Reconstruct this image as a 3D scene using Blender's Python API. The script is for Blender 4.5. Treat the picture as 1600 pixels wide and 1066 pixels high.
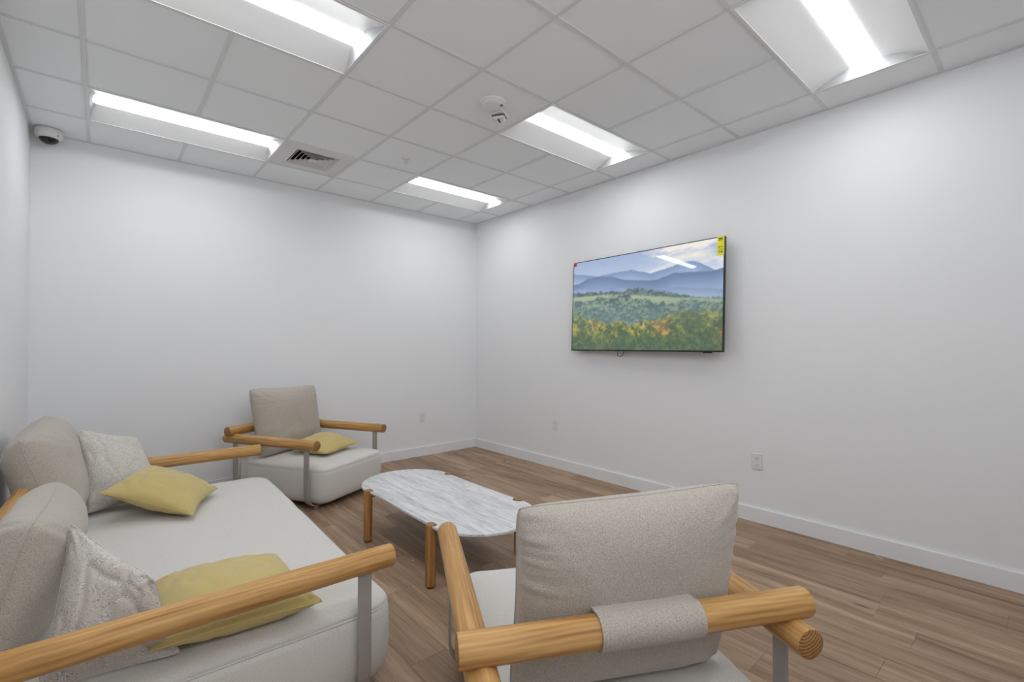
import bpy, bmesh, math, random
import numpy as np
from mathutils import Vector, Matrix, noise

for o in list(bpy.data.objects):
    bpy.data.objects.remove(o)
sc = bpy.context.scene
COL = sc.collection

# ------------------------------------------------------------------ camera, world, exposure
CAM = Vector((-3.8927, -5.2365, 1.3791))
YAW, PITCH, ROLL = 0.7159, 0.0106, 0.0002
FPX = 737.3
cam = bpy.data.objects.new('camera', bpy.data.cameras.new('camera'))
COL.objects.link(cam)
fw = Vector((math.sin(YAW) * math.cos(PITCH), math.cos(YAW) * math.cos(PITCH), math.sin(PITCH)))
rt = Vector((math.cos(YAW), -math.sin(YAW), 0))
up = rt.cross(fw)
M = Matrix((rt, up, -fw)).transposed().to_4x4()
M.translation = CAM
cam.matrix_world = M
cam.data.sensor_width = 36
cam.data.lens = FPX / 1600 * 36
cam.data.clip_start = 0.02
sc.camera = cam
sc.view_settings.view_transform = 'Standard'
sc.view_settings.look = 'None'
sc.view_settings.exposure = 0.47
sc.view_settings.gamma = 1
sc.view_settings.use_curve_mapping = False
w = bpy.data.worlds.new('world'); sc.world = w; w.use_nodes = True
w.node_tree.nodes['Background'].inputs[0].default_value = (.8, .85, .9, 1)
w.node_tree.nodes['Background'].inputs[1].default_value = 0.3
LAMP = 12.0            # brightness of the lenses of the ceiling lights
CEILING_FILL = 5.0          # strength of the unseen glowing panel added in the rear wall
LAMP_COLOR = (0.965, 0.985, 1.0)

H = 3.06              # ceiling height
XL = -4.322           # left wall
YB = -6.1             # wall behind the camera
T = 0.6096            # ceiling grid
GX, GY = -0.325, -2.9665

# ------------------------------------------------------------------ materials
def mat(name, color=(.8, .8, .8), rough=.5, metal=0, spec=.5):
    m = bpy.data.materials.new(name); m.use_nodes = True
    b = m.node_tree.nodes['Principled BSDF']
    b.inputs['Base Color'].default_value = (*color, 1)
    b.inputs['Roughness'].default_value = rough
    b.inputs['Metallic'].default_value = metal
    b.inputs['Specular IOR Level'].default_value = spec
    return m

def nd(m, kind, **kw):
    n = m.node_tree.nodes.new(kind)
    for k, v in kw.items():
        if k in n.inputs: n.inputs[k].default_value = v
        else: setattr(n, k, v)
    return n

def ln(m, a, ao, b, bi):
    m.node_tree.links.new(a.outputs[ao], b.inputs[bi])

def coords(m, scale=(1, 1, 1), rand=0.0, rot=(0, 0, 0)):
    tc = nd(m, 'ShaderNodeTexCoord')
    mp = nd(m, 'ShaderNodeMapping'); mp.inputs['Scale'].default_value = scale
    mp.inputs['Rotation'].default_value = rot
    if rand:
        oi = nd(m, 'ShaderNodeObjectInfo')
        mu = nd(m, 'ShaderNodeMath', operation='MULTIPLY'); mu.inputs[1].default_value = rand
        ln(m, oi, 'Random', mu, 0)
        cb = nd(m, 'ShaderNodeCombineXYZ')
        for k in 'XYZ': ln(m, mu, 0, cb, k)
        ad = nd(m, 'ShaderNodeVectorMath', operation='ADD')
        ln(m, tc, 'Object', ad, 0); ln(m, cb, 0, ad, 1)
        ln(m, ad, 0, mp, 'Vector')
    else:
        ln(m, tc, 'Object', mp, 'Vector')
    return mp

def ramp(m, src, so, stops):
    r = nd(m, 'ShaderNodeValToRGB')
    e = r.color_ramp.elements
    while len(e) < len(stops): e.new(.5)
    for q, (p, c) in zip(e, stops):
        q.position = p; q.color = (*c, 1)
    ln(m, src, so, r, 'Fac')
    return r

def bump(m, src, so, strength, dist=.001):
    b = nd(m, 'ShaderNodeBump'); b.inputs['Strength'].default_value = strength
    b.inputs['Distance'].default_value = dist
    ln(m, src, so, b, 'Height')
    ln(m, b, 0, m.node_tree.nodes['Principled BSDF'], 'Normal')
    return b

def paint(name, color, rough=.6, scale=60, st=.15):
    m = mat(name, color, rough, spec=.3)
    mp = coords(m)
    n = nd(m, 'ShaderNodeTexNoise'); n.inputs['Scale'].default_value = scale; n.inputs['Detail'].default_value = 3
    ln(m, mp, 0, n, 'Vector')
    bump(m, n, 'Fac', st, .0008)
    return m

def fabric(name, c1, c2, scale=900, bst=.5, c3=None, mottled=0, stretch=(1, 1, 1), sheen=.3):
    m = mat(name, c1, .92, spec=.15)
    mp = coords(m, stretch)
    n = nd(m, 'ShaderNodeTexNoise'); n.inputs['Scale'].default_value = scale; n.inputs['Detail'].default_value = 2
    n.inputs['Roughness'].default_value = .7
    ln(m, mp, 0, n, 'Vector')
    r = ramp(m, n, 'Fac', [(.32, c2), (.62, c1)])
    out, oo = r, 'Color'
    if mottled:
        n2 = nd(m, 'ShaderNodeTexNoise'); n2.inputs['Scale'].default_value = mottled; n2.inputs['Detail'].default_value = 5
        n2.inputs['Roughness'].default_value = .65
        ln(m, mp, 0, n2, 'Vector')
        r2 = ramp(m, n2, 'Fac', [(.4, (0, 0, 0)), (.6, (1, 1, 1))])
        mx = nd(m, 'ShaderNodeMix', data_type='RGBA')
        ln(m, r2, 'Color', mx, 0); ln(m, r, 'Color', mx, 6)
        mx.inputs[7].default_value = (*c3, 1)
        out, oo = mx, 2
    ln(m, out, oo, m.node_tree.nodes['Principled BSDF'], 'Base Color')
    b = m.node_tree.nodes['Principled BSDF']
    b.inputs['Sheen Weight'].default_value = sheen
    b.inputs['Sheen Roughness'].default_value = .5
    bump(m, n, 'Fac', bst, .0015)
    return m

def wood(name, stops, ring=26, rough=.42, wring=.12, wfib=1.0):
    """turned wood: growth rings around the piece's own x axis, fibres along it"""
    m = mat(name, (.6, .35, .15), rough, spec=.28)
    mp = coords(m, (1, 1, 1), rand=7.0)
    # warp
    n0 = nd(m, 'ShaderNodeTexNoise'); n0.inputs['Scale'].default_value = 1.6; n0.inputs['Detail'].default_value = 2
    mpa = nd(m, 'ShaderNodeMapping'); mpa.inputs['Scale'].default_value = (1.5, .8, .8)
    ln(m, mp, 0, mpa, 0); ln(m, mpa, 0, n0, 'Vector')
    tc = nd(m, 'ShaderNodeTexCoord')
    sub = nd(m, 'ShaderNodeVectorMath', operation='MULTIPLY_ADD')
    sub.inputs[1].default_value = (.035, .035, .035)
    off = nd(m, 'ShaderNodeVectorMath', operation='ADD'); off.inputs[1].default_value = (0, -.045, -.065)
    ln(m, tc, 'Object', off, 0)
    ln(m, n0, 'Color', sub, 0); ln(m, off, 0, sub, 2)
    fl = nd(m, 'ShaderNodeMapping'); fl.inputs['Scale'].default_value = (.0, 1, 1)
    ln(m, sub, 0, fl, 0)
    wv = nd(m, 'ShaderNodeTexWave', wave_type='RINGS', rings_direction='X')
    wv.inputs['Scale'].default_value = ring; wv.inputs['Distortion'].default_value = 1.2
    wv.inputs['Detail'].default_value = 2; wv.inputs['Detail Scale'].default_value = 1.5
    ln(m, fl, 0, wv, 'Vector')
    fb = nd(m, 'ShaderNodeMapping'); fb.inputs['Scale'].default_value = (3.2, 55, 55)
    ln(m, mp, 0, fb, 0)
    n = nd(m, 'ShaderNodeTexNoise'); n.inputs['Scale'].default_value = 1; n.inputs['Detail'].default_value = 6
    ln(m, fb, 0, n, 'Vector')
    mx = nd(m, 'ShaderNodeMath', operation='MULTIPLY_ADD'); mx.inputs[1].default_value = wring
    ln(m, wv, 'Fac', mx, 0)
    m2 = nd(m, 'ShaderNodeMath', operation='MULTIPLY'); m2.inputs[1].default_value = wfib
    ln(m, n, 'Fac', m2, 0); ln(m, m2, 0, mx, 2)
    r = ramp(m, mx, 0, stops)
    ln(m, r, 'Color', m.node_tree.nodes['Principled BSDF'], 'Base Color')
    bump(m, n, 'Fac', .12, .0006)
    return m

MAT = {}
MAT['wall'] = paint('wall_paint', (.855, .865, .879), .62, 90, .12)
MAT['trim'] = paint('trim_paint', (.84, .85, .865), .4, 20, .04)
MAT['tile'] = paint('ceiling_tile_board', (.91, .935, .955), .9, 260, .5)
MAT['tee'] = mat('tee_metal', (.74, .75, .76), .5)
MAT['tee_back'] = mat('plenum', (.3, .3, .3), .9)
MAT['white_plastic'] = mat('white_plastic', (.78, .78, .78), .35)
MAT['white_metal'] = mat('white_enamel', (.80, .805, .81), .5)
MAT['grey_slot'] = mat('slot_grey', (.1, .1, .1), .6)
MAT['black'] = mat('black_plastic', (.012, .012, .014), .25)
MAT['black_glass'] = mat('dark_dome', (.01, .01, .012), .06)
MAT['frame'] = mat('greige_powder_coat', (.40, .375, .355), .38, .2)
MAT['vent'] = mat('vent_enamel', (.72, .72, .72), .4)
MAT['dark'] = mat('duct_dark', (.05, .05, .05), .8)
MAT['wood'] = wood('oiled_oak', [(.30, (.33, .155, .045)), (.52, (.53, .29, .10)), (.74, (.66, .40, .165))])
MAT['wood_end'] = wood('oak_end_grain', [(.25, (.22, .10, .032)), (.7, (.46, .25, .09))], ring=34, wring=.45, wfib=.45)
MAT['wood_dark'] = wood('oiled_oak_leg', [(.30, (.22, .095, .028)), (.52, (.38, .18, .058)), (.74, (.48, .25, .09))])
MAT['seat'] = fabric('pale_boucle', (.76, .74, .705), (.58, .55, .505), 420, .55)
MAT['back'] = fabric('heather_boucle', (.57, .525, .465), (.345, .30, .245), 330, .9)
MAT['mustard'] = fabric('mustard_linen', (.66, .53, .225), (.50, .385, .14), 700, .5)
MAT['pattern'] = fabric('flecked_weave', (.82, .79, .75), (.20, .17, .14), 190, .6, c3=(.62, .58, .53), mottled=30, stretch=(1, 1, 1.8))
MAT['emit'] = bpy.data.materials.new('light_lens'); MAT['emit'].use_nodes = True
_nt = MAT['emit'].node_tree; _nt.nodes.clear()
_e = _nt.nodes.new('ShaderNodeEmission'); _o = _nt.nodes.new('ShaderNodeOutputMaterial')
_e.inputs[0].default_value = (*LAMP_COLOR, 1); _e.inputs[1].default_value = LAMP
_nt.links.new(_e.outputs[0], _o.inputs[0])

MAT['fill_glow'] = MAT['emit'].copy(); MAT['fill_glow'].name = 'fill_panel_glow'  # plain emission for the added fill panel
MAT['fill_glow'].node_tree.nodes['Emission'].inputs[0].default_value = (.95, .97, 1, 1)
MAT['fill_glow'].node_tree.nodes['Emission'].inputs[1].default_value = CEILING_FILL
def stone():
    m = mat('silver_travertine', (.7, .7, .7), .35, spec=.4)
    mp = coords(m, (9, .8, 9))
    n = nd(m, 'ShaderNodeTexNoise'); n.inputs['Scale'].default_value = 2.6; n.inputs['Detail'].default_value = 9
    n.inputs['Roughness'].default_value = .68; n.inputs['Distortion'].default_value = .5
    ln(m, mp, 0, n, 'Vector')
    r = ramp(m, n, 'Fac', [(.30, (.48, .485, .50)), (.44, (.66, .665, .675)), (.55, (.78, .78, .79)), (.7, (.88, .875, .86))])
    mp2 = coords(m, (60, 6, 60))
    n2 = nd(m, 'ShaderNodeTexNoise'); n2.inputs['Scale'].default_value = 1.5; n2.inputs['Detail'].default_value = 5
    ln(m, mp2, 0, n2, 'Vector')
    r2 = ramp(m, n2, 'Fac', [(.35, (.78, .78, .79)), (.55, (1, 1, 1))])
    mx = nd(m, 'ShaderNodeMix', data_type='RGBA', blend_type='MULTIPLY'); mx.inputs[0].default_value = 1
    ln(m, r, 'Color', mx, 6); ln(m, r2, 'Color', mx, 7)
    ln(m, mx, 2, m.node_tree.nodes['Principled BSDF'], 'Base Color')
    return m
MAT['stone'] = stone()

def plank_mat():
    m = mat('vinyl_plank', (.3, .2, .15), .5, spec=.3)
    mp = coords(m, (9, .7, 1), rand=30)
    n = nd(m, 'ShaderNodeTexNoise'); n.inputs['Scale'].default_value = 1.7; n.inputs['Detail'].default_value = 6
    n.inputs['Roughness'].default_value = .6; n.inputs['Distortion'].default_value = .6
    ln(m, mp, 0, n, 'Vector')
    r = ramp(m, n, 'Fac', [(.28, (.20, .125, .08)), (.45, (.32, .215, .14)), (.6, (.42, .295, .20)), (.78, (.50, .365, .26))])
    mp2 = coords(m, (110, 3, 1), rand=30)
    n2 = nd(m, 'ShaderNodeTexNoise'); n2.inputs['Scale'].default_value = 1.5; n2.inputs['Detail'].default_value = 4
    ln(m, mp2, 0, n2, 'Vector')
    r2 = ramp(m, n2, 'Fac', [(.3, (.80, .78, .76)), (.6, (1.06, 1.06, 1.06))])
    mx = nd(m, 'ShaderNodeMix', data_type='RGBA', blend_type='MULTIPLY'); mx.inputs[0].default_value = 1
    ln(m, r, 'Color', mx, 6); ln(m, r2, 'Color', mx, 7)
    oi = nd(m, 'ShaderNodeObjectInfo')
    r3 = ramp(m, oi, 'Random', [(0, (.80, .79, .785)), (.5, (.98, .975, .97)), (1, (1.16, 1.18, 1.19))])
    # knots
    mk = coords(m, (7, 2.2, 1), rand=30)
    vo = nd(m, 'ShaderNodeTexVoronoi'); vo.inputs['Scale'].default_value = .8
    ln(m, mk, 0, vo, 'Vector')
    rk = ramp(m, vo, 'Distance', [(.03, (.45, .38, .33)), (.1, (1, 1, 1))])
    mx2 = nd(m, 'ShaderNodeMix', data_type='RGBA', blend_type='MULTIPLY'); mx2.inputs[0].default_value = 1
    mx3 = nd(m, 'ShaderNodeMix', data_type='RGBA', blend_type='MULTIPLY'); mx3.inputs[0].default_value = 1
    ln(m, mx, 2, mx2, 6); ln(m, r3, 'Color', mx2, 7)
    ln(m, mx2, 2, mx3, 6); ln(m, rk, 'Color', mx3, 7)
    ln(m, mx3, 2, m.node_tree.nodes['Principled BSDF'], 'Base Color')
    bump(m, n2, 'Fac', .15, .0005)
    return m
MAT['plank'] = plank_mat()
MAT['groove'] = mat('plank_groove', (.07, .045, .03), .8)
MAT['yellow'] = mat('yellow_label', (.85, .80, .02), .5)
MAT['ink'] = mat('label_ink', (.05, .05, .02), .6)
MAT['red'] = mat('red_label', (.5, .03, .03), .5)
MAT['rust'] = mat('red_print', (.35, .08, .06), .5)
MAT['lens'] = mat('clear_reflector', (.75, .75, .76), .12, .6)

# ------------------------------------------------------------------ helpers
def obj(name, bm, m, parent=None, smooth=False, loc=None, rot=None):
    me = bpy.data.meshes.new(name)
    bm.normal_update()
    bm.to_mesh(me); bm.free()
    me.materials.append(MAT[m] if isinstance(m, str) else m)
    if smooth:
        for p in me.polygons: p.use_smooth = True
    o = bpy.data.objects.new(name, me); COL.objects.link(o)
    if parent is not None: o.parent = parent
    if loc is not None: o.location = loc
    if rot is not None: o.rotation_euler = rot
    return o

def tag(o, label, cat, group=None):
    o['label'] = label; o['category'] = cat
    if group: o['group'] = group
    return o

def thing(name, label, cat, loc=(0, 0, 0), heading=None, group=None):
    o = bpy.data.objects.new(name, None); COL.objects.link(o)
    o.empty_display_size = .1
    o.location = loc
    if heading is not None: o.rotation_euler = (0, 0, -math.radians(heading))
    return tag(o, label, cat, group)

def struct(o):
    o['kind'] = 'structure'; return o

def box(bm, x0, x1, y0, y1, z0, z1, bev=0, seg=2):
    vs = [bm.verts.new((x, y, z)) for x in (x0, x1) for y in (y0, y1) for z in (z0, z1)]
    F = [(0, 1, 3, 2), (4, 6, 7, 5), (0, 4, 5, 1), (2, 3, 7, 6), (0, 2, 6, 4), (1, 5, 7, 3)]
    fs = [bm.faces.new([vs[i] for i in f]) for f in F]
    if bev:
        es = list({e for f in fs for e in f.edges})
        bmesh.ops.bevel(bm, geom=es, offset=bev, segments=seg, affect='EDGES', profile=.5)
    return bm

def boxbm(*a, **k):
    return box(bmesh.new(), *a, **k)

def rings(bm, loops, close=True, cap=True):
    """loft a list of equally long vertex loops"""
    L = [[bm.verts.new(p) for p in l] for l in loops]
    n = len(L[0])
    for a, b in zip(L, L[1:]):
        for i in range(n if close else n - 1):
            j = (i + 1) % n
            bm.faces.new((a[i], a[j], b[j], b[i]))
    if cap:
        bm.faces.new(list(reversed(L[0]))); bm.faces.new(L[-1])
    return bm

def lathe(bm, prof, n=32, axis='Z', c=(0, 0, 0), cap=True):
    loops = []
    for r, h in prof:
        l = []
        for i in range(n):
            a = 2 * math.pi * i / n
            x, y = r * math.cos(a), r * math.sin(a)
            p = (x, y, h) if axis == 'Z' else (h, x, y)
            l.append((p[0] + c[0], p[1] + c[1], p[2] + c[2]))
        loops.append(l)
    return rings(bm, loops, True, cap)

def tube(bm, pts, r, n=6, closed=False):
    pts = [Vector(p) for p in pts]
    N = len(pts); loops = []
    prev = None
    for i, p in enumerate(pts):
        a = pts[(i - 1) % N] if (closed or i > 0) else p
        b = pts[(i + 1) % N] if (closed or i < N - 1) else p
        t = (b - a)
        if t.length < 1e-9: t = Vector((1, 0, 0))
        t.normalize()
        if prev is None:
            ref = Vector((0, 0, 1)) if abs(t.z) < .9 else Vector((1, 0, 0))
            nr = t.cross(ref).normalized()
        else:
            nr = (prev - t * prev.dot(t)).normalized()
        prev = nr; bn = t.cross(nr)
        loops.append([p + r * (nr * math.cos(2 * math.pi * k / n) + bn * math.sin(2 * math.pi * k / n)) for k in range(n)])
    if closed: loops.append(loops[0])
    rings(bm, loops, True, not closed)
    if closed: bmesh.ops.remove_doubles(bm, verts=bm.verts, dist=1e-6)
    return bm

def dowel(name, length, rad, m, parent, loc, rot=(0, 0, 0), ch=.006):
    """round bar along its own x axis, soft chamfered ends"""
    h = length / 2
    prof = [(rad - ch, -h), (rad - ch * .3, -h + ch * .3), (rad, -h + ch)]
    k = 24
    prof += [(rad, -h + ch + (length - 2 * ch) * i / k) for i in range(1, k)]
    prof += [(rad, h - ch), (rad - ch * .3, h - ch * .3), (rad - ch, h)]
    bm = lathe(bmesh.new(), prof, 40, 'X')
    o = obj(name, bm, m, parent, True, loc, rot)
    o.data.materials.append(MAT['wood_end'])
    for p in o.data.polygons:
        if abs(p.normal.x) > .8: p.material_index = 1
    return o

def shade_ends(o, ang=.6):
    me = o.data
    bm = bmesh.new(); bm.from_mesh(me)
    for e in bm.edges:
        if len(e.link_faces) == 2 and e.calc_face_angle(0) > ang: e.smooth = False
    bm.to_mesh(me); bm.free()

def rrect(w, d, r, z, n=10, cx=0, cy=0, m=24):
    """rounded rectangle loop with points along the straight sides too"""
    pts = []
    hx, hy = w / 2, d / 2
    r = min(r, hx - .001, hy - .001)
    C = [(hx - r, hy - r, 0), (-hx + r, hy - r, 90), (-hx + r, -hy + r, 180), (hx - r, -hy + r, 270)]
    for q in range(4):
        x, y, a0 = C[q]
        for i in range(n + 1):
            a = math.radians(a0 + 90 * i / n)
            pts.append(Vector((x + r * math.cos(a) + cx, y + r * math.sin(a) + cy, z)))
        x2, y2, a2 = C[(q + 1) % 4]
        e = pts[-1].copy()
        s = Vector((x2 + r * math.cos(math.radians(a2)) + cx, y2 + r * math.sin(math.radians(a2)) + cy, z))
        for i in range(1, m): pts.append(e.lerp(s, i / m))
    return pts

def fbm(p, s, o=3):
    v = 0; a = 1
    for i in range(o):
        v += a * noise.noise(Vector(p) * s); a *= .5; s *= 2.1
    return v

# ------------------------------------------------------------------ the room
t_ = .12
def wallbox(name, *a):
    return struct(obj(name, boxbm(*a), 'wall'))
wallbox('wall_back', XL - t_, t_, 0, t_, -.1, H + .3)
wallbox('wall_right', 0, t_, YB - t_, 0, -.1, H + .3)
wallbox('wall_left', XL - t_, XL, YB - t_, 0, -.1, H + .3)
# rear wall, behind the viewpoint, with a high glowing panel added to brighten the ceiling
WX0, WX1, WZ0, WZ1 = -4.15, -2.0, 2.25, 2.95
bm = bmesh.new()
box(bm, XL, WX0, YB - t_, YB, -.1, H + .3); box(bm, WX1, 0, YB - t_, YB, -.1, H + .3)
box(bm, WX0, WX1, YB - t_, YB, -.1, WZ0); box(bm, WX0, WX1, YB - t_, YB, WZ1, H + .3)
struct(obj('wall_rear', bm, 'wall'))
fill_obj = struct(obj('fill_panel_1', boxbm(WX0, WX1, YB - .05, YB - .045, WZ0, WZ1), 'fill_glow'))  # added out of view as ceiling fill; no known window here
for a, b, c, d in ((WX0, WX1, WZ0, WZ0 + .05), (WX0, WX1, WZ1 - .05, WZ1), (WX0, WX0 + .05, WZ0, WZ1), (WX1 - .05, WX1, WZ0, WZ1), (-3.10, -3.04, WZ0, WZ1)):
    obj('fill_panel_frame', boxbm(a, b, YB - .07, YB - .02, c, d), 'trim', fill_obj)

floor = struct(obj('floor', boxbm(XL, 0, YB, 0, -.1, -.0035), 'groove'))
random.seed(11)
PW, PL = .178, 1.22
proto = None
meshes = {}
def plank_mesh(wd, lg):
    key = (round(wd, 3), round(lg, 3))
    if key in meshes: return meshes[key]
    bm = bmesh.new()
    g = .0004; b = .0012
    hx, hy = wd / 2 - g, lg / 2 - g
    loops = [[(sx * hx, sy * hy, -.004) for sx, sy in ((-1, -1), (1, -1), (1, 1), (-1, 1))],
             [(sx * hx, sy * hy, -b * .5) for sx, sy in ((-1, -1), (1, -1), (1, 1), (-1, 1))],
             [(sx * (hx - b), sy * (hy - b), 0) for sx, sy in ((-1, -1), (1, -1), (1, 1), (-1, 1))]]
    rings(bm, loops, True, False)
    bm.faces.new([v for v in list(bm.verts)[-4:]])
    me = bpy.data.meshes.new('plank'); bm.to_mesh(me); bm.free()
    me.materials.append(MAT['plank'])
    meshes[key] = me
    return me
row = 0
xr = -.03 + PW
known = {1: -4.323, 4: -4.608, 6: -4.794}
while xr > XL:
    x1 = min(xr, 0); x0 = max(xr - PW, XL)
    if x1 - x0 > .01:
        ph = (known[row] if row in known else -(row * .437 + random.uniform(-.12, .12)) % PL) % PL
        y = ph - PL if ph > 0 else 0
        y = 0.0; first = ph % PL
        cuts = [0.0]
        yy = -(PL - first) if first > 0 else -PL
        while yy > YB:
            if cuts[-1] - yy > .08: cuts.append(yy)
            yy -= PL
        cuts.append(YB)
        for a, b in zip(cuts, cuts[1:]):
            me = plank_mesh(x1 - x0, a - b)
            o = bpy.data.objects.new('floor_plank', me); COL.objects.link(o)
            o.location = ((x0 + x1) / 2, (a + b) / 2, 0); o.parent = floor
    xr -= PW; row += 1

# baseboards (square profile with an eased top edge)
BH, BT = .11, .019
def base(name, x0, x1, y0, y1):
    bm = boxbm(x0, x1, y0, y1, 0, BH)
    es = [e for e in bm.edges if all(v.co.z > BH - .001 for v in e.verts)]
    bmesh.ops.bevel(bm, geom=es, offset=.002, segments=2, affect='EDGES')
    return struct(obj(name, bm, 'trim'))
base('baseboard_back', XL, 0, -BT, 0)
base('baseboard_right', -BT, 0, YB, -BT)
base('baseboard_left', XL, XL + BT, YB, -BT)
base('baseboard_rear', XL + BT, -BT, YB, YB + BT)

# ceiling: slab, tees, tiles; lights and vent take whole cells
ceil = struct(obj('ceiling', boxbm(XL, 0, YB, 0, H + .2, H + .3), 'tee_back'))
IX = list(range(-7, 2)); JY = list(range(-6, 6))
gx = lambda i: GX + i * T
gy = lambda j: GY + j * T
lights = [(-6, 3), (-2, 3), (-6, 0), (-2, 0), (-6, -3), (-2, -3)]
occupied = {}
for (i, j) in lights:
    occupied[(i, j)] = 1; occupied[(i + 1, j)] = 1
VENT = (-4, 3); occupied[VENT] = 1
TW = .012
def tee(x0, x1, y0, y1, dz=0):
    bm = boxbm(x0, x1, y0, y1, H + dz, H + .004)
    obj('ceiling_tee', bm, 'tee', ceil)
# main tees run along y, cross tees along x; skip where a light bridges a line
for i in range(-6, 1):
    x = gx(i)
    segs = []; y0 = YB
    for j in range(-6, 6):
        a, b = max(gy(j), YB), min(gy(j + 1), 0)
        if b <= a: continue
        blocked = any((i - 1 == li and j == lj) for li, lj in lights)
        if blocked:
            if a > y0: segs.append((y0, a))
            y0 = b
    segs.append((y0, 0))
    for a, b in segs:
        if b - a > .02: tee(x - TW, x + TW, a, b)
for j in range(-5, 5):
    y = gy(j)
    if y < YB or y > 0: continue
    xs = [XL] + [gx(i) for i in range(-6, 1)] + [0]
    for a, b in zip(xs, xs[1:]):
        tee(a + TW, b - TW, y - TW, y + TW, .0006)
# wall angle
tee(XL, 0, -.022, 0, -.0008); tee(-.022, 0, YB, -.022, -.0008); tee(XL, XL + .022, YB, -.022, -.0008); tee(XL + .022, -.022, YB, YB + .022, -.0008)
for j in range(-6, 6):
    a, b = max(gy(j), YB), min(gy(j + 1), 0)
    if b - a < .05: continue
    for i in range(-7, 1):
        if (i, j) in occupied: continue
        x0, x1 = max(gx(i), XL), min(gx(i + 1), 0)
        if x1 - x0 < .03: continue
        bm = boxbm(x0 + .003, x1 - .003, a + .003, b - .003, H + .0045, H + .018)
        obj('ceiling_tile', bm, 'tile', ceil)

# troffers
def troffer(i, j, label, cat='light'):
    x0, x1 = gx(i), gx(i + 2); y0, y1 = gy(j), gy(j + 1)
    cx, cy = (x0 + x1) / 2, (y0 + y1) / 2
    t = thing('ceiling_light', label, cat, (cx, cy, H), None, 'recessed troffers in the ceiling grid')
    hx, hy = T - .016, T / 2 - .016
    # rim
    bm = bmesh.new()
    for (a, b, c, d) in ((-hx - .016, hx + .016, hy, hy + .016), (-hx - .016, hx + .016, -hy - .016, -hy), (-hx - .016, -hx, -hy, hy), (hx, hx + .016, -hy, hy)):
        box(bm, a, b, c, d, -.002, .006)
    obj('rim', bm, 'white_metal', t)
    # curved reflectors each side of the lens
    N = 10
    for s in (-1, 1):
        bm = bmesh.new()
        prof = []
        for k in range(N + 1):
            u = k / N
            yy = hy + (.068 - hy) * u
            zz = .055 * math.sin(u * math.pi / 2)
            prof.append((s * yy, zz))
        th = .003
        lo = [[(x, p[0], p[1]) for p in prof] + [(x, p[0], p[1] + th) for p in reversed(prof)] for x in (-hx, hx)]
        rings(bm, lo)
        bmesh.ops.recalc_face_normals(bm, faces=bm.faces)
        o = obj('reflector', bm, 'white_metal', t, True); shade_ends(o, .5)
    # end plates, curved
    for s in (-1, 1):
        bm = bmesh.new()
        lo = []
        for k in range(7):
            u = k / 6
            xx = s * (hx - .055 * (1 - math.cos(u * math.pi / 2)))
            zz = .060 * math.sin(u * math.pi / 2)
            lo.append([(xx, -hy, zz), (xx, hy, zz)])
        L = [[bm.verts.new(p) for p in l] for l in lo]
        for a, b in zip(L, L[1:]): bm.faces.new((a[0], a[1], b[1], b[0]))
        bmesh.ops.solidify(bm, geom=bm.faces, thickness=.002)
        obj('end_plate', bm, 'white_metal', t, True)
    # lens: shallow bowed strip
    bm = bmesh.new(); lo = []
    for x in (-hx + .03, hx - .03):
        l = []
        for k in range(9):
            a = -1 + 2 * k / 8
            l.append((x, .070 * a, .052 - .018 * (1 - a * a)))
        l += [(x, .070, .07), (x, -.070, .07)]
        lo.append(l)
    rings(bm, lo)
    bmesh.ops.recalc_face_normals(bm, faces=bm.faces)
    obj('lens', bm, 'emit', t)
    bm = boxbm(-hx - .01, hx + .01, -hy - .01, hy + .01, .1, .15)
    obj('housing', bm, 'white_metal', t)
troffer(-6, 3, 'recessed troffer nearest the security camera, along the back wall')
troffer(-2, 3, 'recessed troffer close to the far corner where the two walls meet')
troffer(-6, 0, 'recessed troffer cut off by the top edge, left of the smoke alarm')
troffer(-2, 0, 'recessed troffer directly beside the smoke alarm strobe')
troffer(-2, -3, 'large recessed troffer at the upper right, nearest the right wall')
troffer(-6, -3, 'recessed troffer overhead behind the viewpoint, left row')

# ceiling vent
vx, vy = gx(VENT[0]) + T / 2, gy(VENT[1]) + T / 2
t = thing('ceiling_vent', 'square white louvred air diffuser set in the ceiling beside the long light', 'vent', (vx, vy, H))
bm = bmesh.new()
o_, i_ = T / 2 - .006, .19
for a in ((-o_, o_, i_, o_), (-o_, o_, -o_, -i_), (-o_, -i_, -i_, i_), (i_, o_, -i_, i_)):
    box(bm, *a, 0.0042, .008)
obj('panel', bm, 'vent', t)
obj('backing', boxbm(-.2, .2, -.2, .2, .125, .13), 'dark', t)
bm = bmesh.new()
for a in ((-.2, -.182, -.2, .2), (.182, .2, -.2, .2), (-.182, .182, -.2, -.182), (-.182, .182, .182, .2)):
    box(bm, *a, .0145, .125)
obj('duct_collar', bm, 'dark', t)
bm = bmesh.new()
sq = lambda r, z: [(-r, -r, z), (r, -r, z), (r, r, z), (-r, r, z)]
rings(bm, [sq(.192, .004), sq(.183, -.001), sq(.18, .004), sq(.18, .014)], True, False)
obj('frame', bm, 'vent', t)
for k, r in enumerate((.174, .140, .106, .072)):
    bm = bmesh.new()
    rings(bm, [sq(r - .024, .022), sq(r - .003, .000), sq(r, -.003), sq(r + .002, -.003), sq(r - .001, .002), sq(r - .022, .022), sq(r - .024, .022)], True, False)
    bmesh.ops.remove_doubles(bm, verts=bm.verts, dist=1e-6)
    bmesh.ops.recalc_face_normals(bm, faces=bm.faces)
    obj('louvre', bm, 'vent', t)
bm = bmesh.new(); rings(bm, [sq(.020, .018), sq(.034, .002), sq(.037, -.002)], True, True)
bmesh.ops.recalc_face_normals(bm, faces=bm.faces)
obj('louvre', bm, 'vent', t)

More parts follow.
